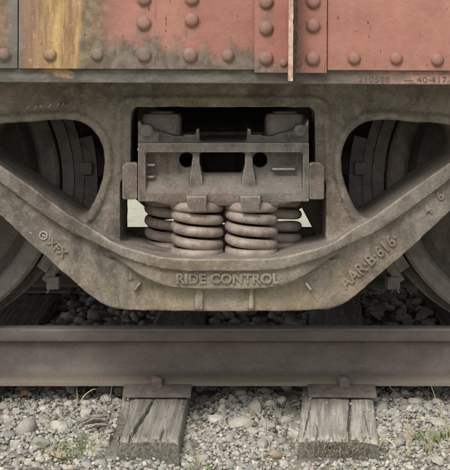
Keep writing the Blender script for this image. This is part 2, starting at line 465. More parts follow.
# ------------------------------------------------------------------ sleepers
TIE_END0, TIE_END1 = -0.472, TC * 2 + 0.472
def tie_mesh(wd, seed, cracks, wear=.006, rot_left=False):
    """rail sleeper with split top; local x across, y along, z 0 at the top"""
    r = random.Random(seed)
    nx = 84
    ysv = [TIE_END0 + .009 * i for i in range(58)] + [TIE_END0 + .009 * 57 + .12 * i for i in range(1, 17)] + [TIE_END1]
    bm = bmesh.new(); H = .17; rows = []
    for j, y in enumerate(ysv):
        top = []
        for i in range(nx + 1):
            u = i / nx; x = (u - .5) * wd
            z = mnoise.noise(Vector((x * 60, y * 5, seed))) * .0022 + mnoise.noise(Vector((x * 14, y * 9, seed + 9))) * .003
            edge = min(u, 1 - u) * wd
            z -= wear * math.exp(-edge / .006) * (1 + .8 * mnoise.noise(Vector((y * 30, u * 3, seed))))
            e0 = y - TIE_END0
            z -= .010 * math.exp(-e0 / .008) * (1 + mnoise.noise(Vector((x * 45, 3, seed))))
            for (cx0, cx1, y0, y1, wdt, dep) in cracks:
                if y0 <= y <= y1:
                    t = (y - y0) / (y1 - y0)
                    c = cx0 + (cx1 - cx0) * t + .004 * mnoise.noise(Vector((y * 22, cx0 * 50, seed)))
                    k = math.sin(math.pi * min(1, max(.02, t * .9 + .1))) ** .5
                    q = abs(x - c) / (wdt * k + 1e-5)
                    if q < 1.6: z -= dep * k * max(0, 1 - (q / 1.6) ** 2)
            if rot_left:
                q = max(0, (-.5 * wd + .040 + .010 * mnoise.noise(Vector((y * 30, 0, 2)))) - x)
                q *= max(0, min(1, (-.10 - y) / .12)) if y < 0 else 0
                z -= min(.05, q * 2.2) * (1 + .8 * mnoise.noise(Vector((x * 120, y * 12, 5))))
            ye = y + (.006 * mnoise.noise(Vector((x * 70, 1, seed))) if j == 0 else 0)
            top.append((x, ye, z))
        sx = .003 * mnoise.noise(Vector((y * 9, 0, seed)))
        ring = [bm.verts.new(p) for p in top]
        ring.append(bm.verts.new((wd / 2 + .004 + sx, top[-1][1], -.04)))
        ring.append(bm.verts.new((wd / 2 + sx, top[-1][1], -H)))
        ring.append(bm.verts.new((-wd / 2 + sx, top[0][1], -H)))
        ring.append(bm.verts.new((-wd / 2 - .004 + sx, top[0][1], -.04)))
        rows.append(ring)
    n = len(rows[0])
    for j in range(len(rows) - 1):
        for i in range(n): bm.faces.new((rows[j][i], rows[j + 1][i], rows[j + 1][(i + 1) % n], rows[j][(i + 1) % n]))
    for rw, s in ((rows[0], 1), (rows[-1], -1)):
        f = bm.faces.new(rw[::s]); bmesh.ops.triangulate(bm, faces=[f])
    return finish(bm, 50)

xa, xb = -.190, .3170
ties = [
    (xa, .178, -1.6, 'wood1', [(-.028, .004, -.47, -.10, .0035, .022), (-.075, -.055, -.36, -.12, .005, .02), (.045, .05, -.47, -.37, .002, .012), (-.055, -.05, -.47, -.40, .003, .02)], True,
     'grey split railway sleeper with rotted splintered edge beside the dry twig'),
    (xb, .192, -5.0, 'wood2', [(.026, .034, -.472, -.08, .0028, .02), (-.050, -.052, -.472, -.34, .002, .014), (.078, .07, -.46, -.25, .002, .01), (-.085, -.07, -.47, -.15, .0015, .008)], False,
     'pale weathered railway sleeper with mossy end and one long crack'),
    (-.735, .21, 1.0, 'woodold', [(.0, .01, -.47, -.1, .003, .02)], False, 'dark creosoted sleeper half buried past the orange pebble'),
    (.865, .21, -1.0, 'woodold', [(-.03, -.02, -.47, -.1, .003, .02)], False, 'dark creosoted sleeper half buried past the long grass blades'),
]
plate_lab = ['steel tie plate on the split rotting sleeper', 'steel tie plate on the pale mossy sleeper', 'steel tie plate on the dark sleeper by the orange pebble', 'steel tie plate on the dark sleeper by the long grass']
spike_lab = ['square headed rail spike above the split rotting sleeper', 'square headed rail spike above the pale mossy sleeper', 'rail spike above the dark sleeper by the orange pebble', 'rail spike above the dark sleeper by the long grass']
def spike_mesh():
    bm = bmesh.new()
    box(bm, -.009, .009, -.009, .009, -.03, .026, .002)
    # bulging head with a lip reaching over the rail foot
    r = bmesh.ops.create_uvsphere(bm, u_segments=14, v_segments=8, radius=1)
    for v in r['verts']:
        c = v.co
        c.z = max(c.z, -.35)
        v.co = Vector((c.x * .0175, c.y * .021 + .002, .033 + c.z * .008))
    box(bm, -.0150, .0150, -.018, .018, .010, .036, .004)
    return finish(bm, 45)
sp_me = spike_mesh()
foot_half = .070
for k, (x, wd, rz, mt, cr, rotl, lab) in enumerate(ties):
    t = link('railway_sleeper', tie_mesh(wd, 3 + k * 5, cr, rot_left=rotl), M[mt], None, (x, 0, 0), (0, 0, R(rz)))
    tag(t, lab, 'sleeper', 'sleepers under the rails')
    for side, (yy, extra) in enumerate(((0.0, ''), (2 * TC, ' under the far rail'))):
        s = 1 if side == 0 else -1
        bm = bmesh.new()
        # canted plate: thick shoulder outside the rail foot
        prism_x(bm, [(-.130, .0015), (.125, .0015), (.125, .012), (.078, PLATE_T - .0015), (-.072, PLATE_T - .0015), (-.076, .024), (-.098, .022), (-.130, .011)], -.093, .093)
        bmesh.ops.bevel(bm, geom=[e for e in bm.edges if abs(e.verts[0].co.x - e.verts[1].co.x) < 1e-6 and e.is_manifold and e.calc_face_angle(0) > .6], offset=.002, segments=1, affect='EDGES')
        pl = link('tie_plate', finish(bm, 35), M['plate'], None, (x + (0.006 if side == 0 else .03), yy, .0045), (0, 0, R(rz * .35) if side == 0 else R(180)))
        tag(pl, plate_lab[k] + extra, 'tie plate', 'tie plates under the rails')
        sk = link('rail_spike', sp_me, M['spike'], None, (x + (.002 if k == 0 else .010), yy - s * (foot_half + .0105), .012), (R(-4) * s, 0, R(6 + 9 * k) if side == 0 else R(180)))
        tag(sk, spike_lab[k] + extra, 'spike', 'rail spikes')

# ------------------------------------------------------------------ rails
def rail_mesh(length):
    half = [(.0, RAIL_H), (.012, RAIL_H - .0003), (.024, RAIL_H - .0018), (.031, RAIL_H - .0055), (.0335, RAIL_H - .011), (.0345, RAIL_H - .030), (.0325, RAIL_H - .0345),
            (.018, RAIL_H - .040), (.0115, RAIL_H - .046), (.0085, RAIL_H - .056), (.0075, .075), (.0085, .046), (.0115, .034), (.019, .026), (.034, .0205), (.066, .0125), (.070, .009), (.070, .0)]
    prof = [(-a, b) for a, b in half] + [(a, b) for a, b in half[::-1][:-1]]
    bm = bmesh.new(); xs = [-length, length]
    A = [[bm.verts.new((x, p[0], p[1])) for p in prof] for x in xs]; n = len(prof)
    for i in range(n):
        f = bm.faces.new((A[0][i], A[0][(i + 1) % n], A[1][(i + 1) % n], A[1][i]))
        if max(prof[i][1], prof[(i + 1) % n][1]) > RAIL_H - .003 and min(prof[i][1], prof[(i + 1) % n][1]) > RAIL_H - .006: f.material_index = 1
    bm.faces.new(A[0]); bm.faces.new(A[1][::-1])
    me = finish(bm, 40); me.materials.append(M['rail']); me.materials.append(M['railtop'])
    return me
rme = rail_mesh(9.0)
tag(link('steel_rail', rme, None, None, (0, 0, PLATE_T + .0035)), 'rusty brown steel rail in front, spiked onto the sleepers', 'rail', 'rails of the track')
tag(link('steel_rail', rme, None, None, (0, 2 * TC, PLATE_T + .0035)), 'dark steel rail behind, under the far wheels of the bogie', 'rail', 'rails of the track')

# ------------------------------------------------------------------ bogie
bogie = empty('railway_bogie', (X0, TC, RAIL_TOP), 'cast steel freight bogie with coil springs standing on the rusty rails', 'bogie')
MIR = 446.0
def mirror_pts(left):       # open left half from top centre round to bottom centre
    return left + [(MIR - x, y) for x, y in left[::-1] if abs(x - 223) > .5]

FY = -0.355                  # front face of the frame
def frame_mesh():
    outer = mirror_pts([(223, 64), (60, 64), (-40, 75), (-120, 92), (-180, 100), (-196, 112), (-200, 130), (-200, 235), (-172, 236), (-170, 152), (-165, 141), (-79, 141), (-74, 152),
                        (-71, 226), (-50, 228), (-45, 197), (-34, 186), (-20, 196), (0, 215), (33, 246), (67, 275.5), (87, 293), (98, 301.5), (107, 306.5), (118, 309.5), (150, 310.5), (223, 311)])
    hole = [(0, 124), (40, 121), (64, 119.5), (79, 121.5), (92, 129), (100, 140), (104.5, 155), (104, 170), (100, 187), (92, 206), (85, 215.5), (77, 218.5), (69, 214.5), (40, 193), (0, 165), (-12, 155), (-16, 143), (-11, 130)]
    hole = catmull(hole, 4)
    win = [(136, 107), (132, 110.5), (131, 116), (131, 172), (127, 178), (120.5, 181), (120, 190), (120, 252), (126, 264), (223, 270)]
    win = win + [(MIR - x, y) for x, y in win[::-1] if abs(x - 223) > .5]
    cv = lambda L, Y=FY: [W(x, y, Y) for x, y in L]
    holeR = [(MIR - x, y) for x, y in hole]
    bm = plate(cv(outer), [cv(hole), cv(holeR), cv(win)], FY, FY + .235)
    # raised bead round the three openings
    def off(loop, d):
        c = [Vector(p) for p in loop]; n = len(c); out = []
        area = sum(c[i].x * c[(i + 1) % n].y - c[(i + 1) % n].x * c[i].y for i in range(n))
        s = 1 if area > 0 else -1
        for i in range(n):
            t = (c[(i + 1) % n] - c[i - 1]).normalized(); nn = Vector((t.y, -t.x)) * s
            out.append(c[i] + nn * d)
        return out
    for h in (hole, holeR):
        pts = [(p.x, FY + .002, p.y) for p in off(cv(h), .0115)]
        tube(bm, pts, .0125, 10, True, sy=.85)
    top = [(118, 172), (119, 135), (119.5, 112), (123, 103), (132, 99.5), (150, 99), (223, 99)]
    top = top + [(MIR - x, y) for x, y in top[::-1] if abs(x - 223) > .5]
    P = [W(x, y, FY) for x, y in top]
    tube(bm, [(a, FY + .004, b) for a, b in catmull(P, 4, False)], .011, 8, False, sy=.9)
    # lofted strips: flange of the tension member that swells into the spring seat, name band, lower web
    def strip(secs, yb):
        secs = catmull(secs, 5, False)
        secs = secs + [(MIR - a, b, c, d) for a, b, c, d in secs[::-1] if abs(a - 223) > .5]
        rings = []
        for (px, yt, ybm, yf) in secs:
            x1, zt = W(px, yt, yf); x2, zb = W(px, ybm, yf)
            rings.append([bm.verts.new(p) for p in ((x1, yf, zb), (x1, yf, zt), (x1, yb, zt), (x1, yb, zb))])
        for a, b in zip(rings, rings[1:]):
            for k in range(4): bm.faces.new((a[k], a[(k + 1) % 4], b[(k + 1) % 4], b[k]))
        bm.faces.new(rings[0]); bm.faces.new(rings[-1][::-1])
    strip([(-30, 146, 163, -.364), (-12, 157, 172, -.372), (0, 165.5, 182, -.373), (40, 193.5, 212, -.374), (70, 215.5, 232, -.376), (85, 224, 239, -.380), (97, 232, 244.5, -.388), (110, 241, 250.5, -.402), (121, 246, 256, -.42),
           (137, 250.5, 262, -.44), (163, 257, 269, -.458), (190, 259, 271, -.464), (223, 259, 271.5, -.464)], -.22)
    strip([(108, 248, 253, -.375), (118, 252, 260, -.395), (128, 256, 267, -.412), (140, 262, 275, -.430), (155, 267, 282.5, -.442), (171, 269.5, 287, -.448), (190, 270.5, 289, -.451), (223, 270.5, 289.5, -.451)], -.22)
    strip([(92, 252, 296, -.352), (105, 258, 305, -.362), (125, 262, 309.5, -.382), (150, 268, 311, -.405), (180, 270, 311.5, -.418), (223, 270, 311.5, -.420)], -.22)
    for a, b in ((195, 203), (249, 254)):
        x1, z1 = W(a, 288, -.43); x2, z2 = W(b, 310, -.43)
        box(bm, x1, x2, -.432, -.3, z2, z1)
    for sx in (1, -1):          # short slanted ribs at the ends of the name band
        pts = [(133, 290), (139, 282), (142, 283), (136, 291)]
        pts = [W(a if sx > 0 else MIR - a, b, -.41) for a, b in pts]
        prism(bm, pts, -.412, -.35)
    # spring seat and bottom wall
    box(bm, X0 - .235, X0 + .235, -.395, -.06, .372, .420)
    # back flange of the tension members
    for s in (1, -1):
        L = [(-30, 150), (0, 168), (40, 196), (77, 221), (105, 240), (108, 252), (77, 236), (40, 212), (0, 184), (-30, 168)]
        prism(bm, [W(x if s > 0 else MIR - x, y, FY) for x, y in L], -.33, -.085)
    me = cast(bm, .0038, 3)
    # uneven sand-cast skin
    n = len(me.vertices); c = np.empty(n * 3, np.float32); me.vertices.foreach_get('co', c); c = c.reshape(-1, 3)
    nr = np.empty(n * 3, np.float32); me.vertices.foreach_get('normal', nr); nr = nr.reshape(-1, 3)
    def vn(f, a):
        ph = a * 7.3
        return (np.sin(c[:, 0] * f + ph + 2 * np.sin(c[:, 2] * f * .7 + ph)) * np.sin(c[:, 2] * f * 1.2 + 1.7 * ph + 1.5 * np.sin(c[:, 0] * f * .6)) * np.sin(c[:, 1] * f + .5 * ph + c[:, 0] * f * .3))
    d = vn(38, 1) * .0012 + vn(90, 2) * .0007
    c += nr * d[:, None]
    me.vertices.foreach_set('co', c.ravel()); me.update()
    return me
fme = frame_mesh()
frame = link('side_frame', fme, M['cast'], bogie)
far_frame = link('side_frame', fme, M['cast'], bogie, (2 * X0, 2 * TC, 0), (0, 0, math.pi))

# raised cast lettering
def cast_text(body, px, py, Y, hpx, angle, sx, space, parent=frame, bold=.0, depth=.0035):
    hm = hpx / FPX * (Y - CAM_Y)
    me = text_mesh(body, hm / .70, depth, sx, space, .0012, bold)
    x, z = W(px, py, Y)
    o = link('raised_lettering', me, M['cast'], parent, (x, Y, z), (R(90), -R(angle), 0))
    return o
cast_text('RIDE CONTROL', 227.5, 279, -.4515, 9.2, 0, 1.04, 1.06, bold=.0003)
cast_text('AAR·B·616·', 369.5, 261, -.3565, 11.2, 42, .92, 1.04, bold=.0)
cast_text('4', 428, 210, -.3565, 9, 38, 1.0, 1.0)
cast_text('6', 440, 196, -.3565, 9, 38, 1.0, 1.0)
cast_text('XFX', 57, 248, -.3565, 8, -42, 1.0, 1.0, depth=.0025)
bm = bmesh.new()
cx, cz = W(43.5, 235.5, FY)
tube(bm, [(cx + .0095 * math.cos(a), FY - .001, cz + .0095 * math.sin(a)) for a in [2 * math.pi * k / 20 for k in range(20)]], .0024, 8, True)
tube(bm, [(cx - .004, FY - .001, cz + .003), (cx + .004, FY - .001, cz - .003)], .002, 8)
tube(bm, [(cx + .016, FY - .001, cz + .004), (cx + .0175, FY - .001, cz - .003), (cx + .015, FY - .001, cz - .010)], .002, 8)
link('foundry_mark', finish(bm, 60), M['cast'], frame)
bm = bmesh.new()
for px, py, wd in ((28, 107, 4), (36, 106.5, 3), (41, 106, 2.5), (50, 105, 4), (58, 104.5, 3), (63, 104, 2)):
    x, z = W(px, py, FY)
    tube(bm, [(x - wd * .0012, FY - .0015, z - .004), (x + wd * .0012, FY - .0015, z + .004)], .003, 8)
link('foundry_mark', finish(bm, 60), M['cast'], frame)

# ---- bolster
BY = -.400
def bolster_mesh():
    bm = bmesh.new()
    def pb(x0, y0, x1, y1, Yf, Yb):
        a = W(x0, y1, Yf); b = W(x1, y0, Yf); box(bm, a[0], b[0], Yf, Yb, a[1], b[1])
    pb(138, 143, 309, 152.5, BY, -.05)              # top wall
    pb(138, 192.5, 309, 202, BY, -.05)              # bottom wall
    pb(138, 143, 145.5, 202, BY, -.05); pb(303, 143, 309, 202, BY, -.05)
    for u0, u1, lean in ((192.5, 199, 1), (245.5, 252, -1)):        # webs that die into the sloping face
        pts = [W(a, b, BY) for a, b in ((u0, 147), (u1, 147), (u1, 164), (u1 + 3, 176), (u1 + 4, 186), (u0 - 4, 186), (u0 - 3, 176), (u0, 164))]
        prism(bm, pts, BY + .014, -.12)
    # pocket back walls with the round core holes
    for s in (1, -1):
        X = lambda v: v if s > 0 else 446.5 - v
        rect = [W(X(a), b, -.352) for a, b in ((143, 148), (197, 148), (197, 197), (143, 197))]
        hc = W(X(186.5), 160, -.352)
        hole = [(hc[0] + .0185 * math.cos(k * math.pi / 10), hc[1] + .0195 * math.sin(k * math.pi / 10)) for k in range(20)]
        b2 = plate(rect, [hole], -.352, -.325); me = bpy.data.meshes.new('x'); b2.to_mesh(me); b2.free(); bm.from_mesh(me); bpy.data.meshes.remove(me)
    for yy in (164, 176, 186): pb(145, yy, 155, yy + 2.6, -.385, -.33)
    pb(272, 168, 296, 170.5, -.376, -.33); pb(296, 184, 304, 190, -.385, -.33)
    # sloping floor of the middle slot
    x0 = W(198, 0, BY)[0]; x1 = W(246, 0, BY)[0]
    prism_x(bm, [(BY + .004, W(0, 194, BY)[1]), (BY + .004, W(0, 191, BY)[1]), (-.360, W(0, 176, -.36)[1]), (-.33, W(0, 172, -.33)[1]), (-.20, W(0, 171, -.2)[1] - .02), (-.20, .55)], W(144, 0, BY)[0], W(304, 0, BY)[0])
    prism(bm, [W(a, b, BY) for a, b in ((146, 199), (301, 199), (290, 203), (276, 206), (172, 206), (157, 203))], BY + .003, -.30)
    for s in (1, -1):                                   # sloped pocket floors
        a, b = (145, 193) if s > 0 else (252, 304)
        prism_x(bm, [(BY + .004, W(0, 194, BY)[1]), (BY + .004, W(0, 191, BY)[1]), (-.362, W(0, 178, -.362)[1]), (-.345, W(0, 172, -.345)[1]), (-.33, .57)], W(a, 0, BY)[0], W(b, 0, BY)[0])
    # locating lugs below
    for a, b in ((186.5, 207), (240, 261)): pb(a + 1, 199, b - 1, 211.5, -.432, -.40); pb(a, 196, b, 203, -.432, -.36)
    # long body across the track
    zt = W(0, 143, BY)[1]; zb = W(0, 202, BY)[1]
    prism(bm, [(X0 - .20, zb - .03), (X0 + .20, zb - .03), (X0 + .21, zt + .01), (X0 - .21, zt + .01)], -.06, 2 * TC + .06)
    prism_x(bm, [(-.02, zt), (.30, zt + .075), (2 * TC - .30, zt + .075), (2 * TC + .02, zt)], X0 - .19, X0 + .19)
    # mirror end at the far side
    box(bm, X0 - .20, X0 + .20, 2 * TC + .04, 2 * TC - BY, zb, zt)
    # stepped top: ramps up toward the friction pockets
    for s in (1, -1):
        X = lambda v: v if s > 0 else 446.5 - v
        lo, hi = sorted((W(X(150), 0, -.36)[0], W(X(199), 0, -.36)[0]))
        pts = [W(X(a), b, -.36) for a, b in ((146, 128), (158, 131), (178, 137), (196, 135), (197, 128), (199, 128), (200, 146), (146, 146))]
        prism(bm, pts, -.362, -.28)
        pts = [W(X(a), b, -.33) for a, b in ((139, 118), (144, 126), (152, 130), (160, 133), (160, 146), (139, 146))]
        prism(bm, pts, -.372, -.25)
        c = W(X(146.5), 131, -.375)
        lathe_y(bm, [(.004, -.381), (.012, -.380), (.017, -.375), (.018, -.33), (.004, -.33)], c[0], c[1], 20)
    # lugs in the core
    return cast(bm, .0036, 3)
bol = link('bolster', bolster_mesh(), M['bolster'], bogie)
for s in (1, -1):
    X = lambda v: v if s > 0 else 446.5 - v
    # wear plate lapping the column
    a = W(X(122.2), 199.5, -.398); b = W(X(137.4), 162.5, -.398)
    bm = bmesh.new()
    x0, x1 = sorted((a[0], b[0])); c = .010
    prism(bm, [(x0 + .002, a[1]), (x1 - .002, a[1]), (x1, a[1] + .004), (x1, b[1] - .003), (x1 - .004, b[1]), (x0 + c, b[1]), (x0, b[1] - c), (x0, a[1] + .004)] if s > 0 else
          [(x0 + .002, a[1]), (x1 - .002, a[1]), (x1, a[1] + .004), (x1, b[1] - c), (x1 - c, b[1]), (x0 + .004, b[1]), (x0, b[1] - .003), (x0, a[1] + .004)], -.398, -.366)
    me = cast(bm, .003, 3)
    link('wear_plate', me, M['gib'], bol)
    # friction block standing in the pocket
    a = W(X(140), 138, -.30); b = W(X(181), 112, -.30); x0, x1 = sorted((a[0], b[0]))
    bm = bmesh.new(); xm = (x0 + x1) / 2; hw = (x1 - x0) / 2
    zb_, zt_ = a[1] - .015, b[1] - .006
    ring = lambda k, z: [bm.verts.new((xm + hw * k * (abs(math.cos(q)) ** .45) * (1 if math.cos(q) >= 0 else -1), -.245 + .058 * k * (abs(math.sin(q)) ** .45) * (1 if math.sin(q) >= 0 else -1), z)) for q in [2 * math.pi * m / 28 for m in range(28)]]
    R_ = [ring(1.0, zb_), ring(1.0, zt_ - .016), ring(.97, zt_ - .008), ring(.90, zt_), ring(.62, zt_ + .001), ring(.60, zt_ + .006), ring(.50, zt_ + .007), ring(.47, zt_ + .001), ring(.15, zt_ + .001)]
    for A, B in zip(R_, R_[1:]):
        for m in range(28): bm.faces.new((A[m], A[(m + 1) % 28], B[(m + 1) % 28], B[m]))
    bm.faces.new(R_[0][::-1]); bm.faces.new(R_[-1])
    link('friction_block', finish(bm, 40), M['gib'], bol)

# ---- springs (2-3-2 nest, front ones in full view)
def spring_mesh(turns=4.8, r=.0550, wire=.0130, z0=.424, z1=.566, seg=26, ph=0.0):
    pts = []; n = int(turns * seg)
    h = z1 - z0 - 2 * wire
    for i in range(n + 1):
        t = i / n; tt = min(1, max(0, (t * turns - .55) / (turns - 1.1)))       # closed ground ends
        a = ph + 2 * math.pi * t * turns
        pts.append((r * math.cos(a), -r * math.sin(a), z0 + wire + h * tt))
    bm = bmesh.new()
    P = [Vector(p) for p in pts]; rings = []
    for i, p in enumerate(P):
        t = (P[min(i + 1, n)] - P[max(i - 1, 0)]).normalized()
        u = Vector((p.x, p.y, 0)).normalized(); v = t.cross(u)
        rings.append([bm.verts.new(p + (u * math.cos(k * math.pi / 6) + v * math.sin(k * math.pi / 6)) * wire) for k in range(12)])
    for a, b in zip(rings, rings[1:]):
        for k in range(12): bm.faces.new((a[k], a[(k + 1) % 12], b[(k + 1) % 12], b[k]))
    bm.faces.new(rings[0][::-1]); bm.faces.new(rings[-1])
    return finish(bm, 60)
sm = spring_mesh(ph=2.4)
ysp = -.352
for (dx, dy, rz) in ((-.0655, 0, 3.0), (.0710, 0, 3.2), (-.139, .118, 3.1), (0, .118, 1.1), (.139, .118, 2.9), (-.069, .236, 2), (.069, .236, 1)):
    link('coil_spring', sm, M['spring'], bogie, (X0 + dx, ysp + dy, 0), (0, 0, rz))
    link('coil_spring', sm, M['spring'], bogie, (X0 + dx, 2 * TC - ysp - dy, 0), (0, 0, rz))

# ---- wheels, axles, bearings, brakes
def wheel_mesh():
    # (radius, y) with y=0 at the tread centre, outboard toward -y
    p = [(.090, -.085), (.115, -.082), (.125, -.060), (.160, -.030), (.250, -.012), (.330, -.028), (.352, -.050), (.362, -.076), (.372, -.083), (.408, -.083), (.4165, -.076), (WR - .0005, -.066), (WR, 0), (WR + .003, .030),
         (WR + .012, .036), (WR + .024, .042), (WR + .026, .049), (WR + .020, .056), (WR - .008, .060), (.372, .060), (.360, .052), (.345, .022), (.250, .014), (.160, .0), (.125, .055), (.115, .075), (.090, .078)]
    bm = bmesh.new(); lathe_y(bm, p, 0, 0, 96); return finish(bm, 32)
wme = wheel_mesh()
def brake_meshes():
    bm = bmesh.new()
    lathe_y(bm, [(WR + .004, -.050), (WR + .036, -.050), (WR + .036, .028), (WR + .004, .028)], 0, 0, 18, R(-34), R(26))
    shoe = finish(bm, 40)
    bm = bmesh.new()
    lathe_y(bm, [(WR + .037, -.042), (WR + .062, -.036), (WR + .062, .012), (WR + .037, .020)], 0, 0, 14, R(-37), R(30))
    lathe_y(bm, [(WR + .055, -.030), (WR + .098, -.024), (WR + .098, .006), (WR + .055, .010)], 0, 0, 8, R(-20), R(14))
    for a in (R(-36), R(27), R(4)):
        c = (WR + .066); box(bm, c * math.cos(a) - .016, c * math.cos(a) + .020, -.044, .016, c * math.sin(a) - .018, c * math.sin(a) + .018, .004)
    head = finish(bm, 40)
    return shoe, head
shoe_me, head_me = brake_meshes()
bm = bmesh.new()
tube(bm, [(0, -.44, 0), (0, -.13, 0), (0, -.08, 0), (0, 2 * TC + .08, 0), (0, 2 * TC + .13, 0), (0, 2 * TC + .44, 0)], [.065, .065, .082, .082, .065, .065], 24)
ax_me = finish(bm, 40)
bm = bmesh.new(); lathe_y(bm, [(.001, -.478), (.060, -.478), (.068, -.468), (.070, -.448), (.100, -.444), (.108, -.432), (.108, -.150), (.066, -.142), (.001, -.142)], 0, 0, 40)
for k in range(3):
    a = R(90 + 120 * k); c = (.045 * math.cos(a), .045 * math.sin(a))
    lathe_y(bm, [(.001, -.492), (.014, -.492), (.014, -.474), (.001, -.474)], c[0], c[1], 6)
bear_me = finish(bm, 35)
bm = bmesh.new(); lathe_y(bm, [(.108, -.37), (.128, -.37), (.128, -.11), (.108, -.11)], 0, 0, 16, R(35), R(145)); box(bm, -.11, .11, -.36, -.12, .098, .128, .004)
adap_me = finish(bm, 35)
for s in (-1, 1):
    xw = X0 + s * AX_X
    axle = link('axle', ax_me, M['wheel'], bogie, (xw, 0, AX_Z))
    link('wheel', wme, M['wheel'], axle, (xw, 0, AX_Z)); link('wheel', wme, M['wheel'], axle, (xw, 2 * TC, AX_Z), (0, 0, math.pi))
    link('roller_bearing', bear_me, M['cast'], axle, (xw, 0, AX_Z)); link('roller_bearing', bear_me, M['cast'], axle, (xw, 2 * TC, AX_Z), (0, 0, math.pi))
    link('bearing_adapter', adap_me, M['cast'], bogie, (xw, 0, AX_Z)); link('bearing_adapter', adap_me, M['cast'], bogie, (xw, 2 * TC, AX_Z), (0, 0, math.pi))
    bm = bmesh.new()
    xb_ = X0 + s * (AX_X - WR - .085)
    tube(bm, [(xb_, .03, AX_Z - .04), (xb_, 2 * TC - .03, AX_Z - .04)], .026, 14)
    tube(bm, [(xb_, .05, AX_Z - .04), (xb_ - s * .16, TC, AX_Z - .02), (xb_, 2 * TC - .05, AX_Z - .04)], .018, 12)
    box(bm, xb_ - .16 if s > 0 else xb_ - .02, xb_ + .02 if s > 0 else xb_ + .16, TC - .03, TC + .03, AX_Z - .06, AX_Z + .02, .006)
    beam = link('brake_beam', finish(bm, 45), M['brake'], bogie)
    for yy in (0, 2 * TC):
        flip = 0 if s < 0 else math.pi
        m_y = -.008 if yy == 0 else .008
        hd = link('brake_head', head_me, M['brake'], beam, (xw, yy + m_y, AX_Z), (0, 0, 0))
        sh = link('brake_shoe', shoe_me, M['brake'], beam, (xw, yy + m_y, AX_Z), (0, 0, 0))
        if s > 0:
            for o in (hd, sh): o.scale = (-1, 1, 1)
    # brake key and bent hanger wire
    bm = bmesh.new()
    kx, kz = X0 + s * (AX_X - .395), .305
    tube(bm, [(kx - s * .010, -.045, kz + .045), (kx, -.048, kz + .005), (kx + s * .016, -.05, kz - .030)], .0032, 8)
    link('brake_key', finish(bm, 60), M['plate'], beam)
    bm = bmesh.new()
    hx, hz = W(68, 165, -.03) if s < 0 else W(385, 165, -.03)
    tube(bm, catmull([(hx, -.04, hz - .05), (hx, -.04, hz), (hx + .003, -.04, hz + .025), (hx + .014, -.04, hz + .036), (hx + .028, -.04, hz + .032)], 5, False), .004, 8)
    link('hanger_wire', finish(bm, 60), M['brake'], beam)

bm = bmesh.new()
box(bm, X0 - .34, X0 + .34, TC - .012, TC + .012, .275, .352, .006)
for s in (-1, 1): lathe_y(bm, [(.001, TC - .03), (.03, TC - .03), (.03, TC + .03), (.001, TC + .03)], X0 + s * .33, .313, 16)
rod = link('brake_bottom_rod', finish(bm, 40), M['brake'], bogie)
bm = bmesh.new()
prism(bm, [(.337, .28), (.435, .28), (.31, .53), (.206, .53)], TC - .055, TC - .035)
link('brake_lever', finish(bm, 40), M['brake'], bogie)
bm = bmesh.new()
prism(bm, [(X0 - .40, .29), (X0 - .345, .29), (X0 - .36, .72), (X0 - .40, .72)], TC - .055, TC - .035)
link('brake_lever', finish(bm, 40), M['brake'], bogie)
# ------------------------------------------------------------------ freight car body
CY = -0.560                          # outside of the side sheets
zs = W(0, 83.5, CY)[1]               # bottom of the sill
zp = W(0, 69.5, CY)[1]               # bottom of the sheets
car = empty('freight_car', (0, TC, zs), 'riveted freight car side in faded salmon red paint with ochre stain', 'freight car')
CX0, CX1, CTOP = -2.6, 7.5, 3.9
bm = bmesh.new(); box(bm, CX0, CX1, CY + .012, CY + .024, zs, zp + .09, .0015, 1)
box(bm, CX0, CX1, CY + .0242, CY + .13, zp + .035, zp + .05)
sill = link('side_sill', finish(bm, 30), M['sill'], car)
sheetx = [CX0, -.4880, .0726, .2393, 1.42, 2.65, 3.9, 5.2, 6.4, CX1]
for i in range(len(sheetx) - 1):
    a, b = sheetx[i], sheetx[i + 1]
    bm = bmesh.new()
    dy = .003 if i == 0 else 0.0
    box(bm, a + .0012, b - .0012, CY + dy, CY + .0115, zp + (-.004 if i == 2 else 0), CTOP, .0018, 2)
    link('side_sheet', finish(bm, 30), M['paint'], car)
# post base plate standing proud of the sheets
xs0 = W(254, 0, CY)[0]; xs1 = W(326.5, 0, CY)[0]
bm = bmesh.new(); box(bm, xs0, xs1, CY - .0075, CY - .0004, W(0, 72.5, CY)[1], CTOP - .01, .002, 2)
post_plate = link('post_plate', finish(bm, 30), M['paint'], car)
# side post flange: bent plate with a ragged, flaking front edge
bm = bmesh.new()
xl, _ = W(288.5, 0, CY - .07); xr = xl + .0125
fz0 = W(0, 80, CY - .06)[1]
cols = []
nz_ = 90
for k in range(nz_ + 1):
    z = fz0 + (1.45 - fz0) * (k / nz_) if k < nz_ else CTOP - .01
    e = mnoise.noise(Vector((z * 55, 3, 1))) * .0018 + mnoise.noise(Vector((z * 19, 8, 1))) * .0015
    f = mnoise.noise(Vector((z * 70, 5, 4))) * .0013
    dz = .006 * mnoise.noise(Vector((1, 2, k))) if k == 0 else 0
    cols.append([(xl + f, CY - .07, z), (xr + e, CY - .068, z + dz), (xr + .001, CY - .0072, z), (xl + .001, CY - .0072, z)])
vs = [[bm.verts.new(p) for p in c] for c in cols]
for a, b in zip(vs, vs[1:]):
    for k in range(4): bm.faces.new((a[k], a[(k + 1) % 4], b[(k + 1) % 4], b[k]))
bm.faces.new(vs[0]); bm.faces.new(vs[-1][::-1])
post = link('side_post', finish(bm, 40), M['paint'], car)
bm = bmesh.new(); vs = []
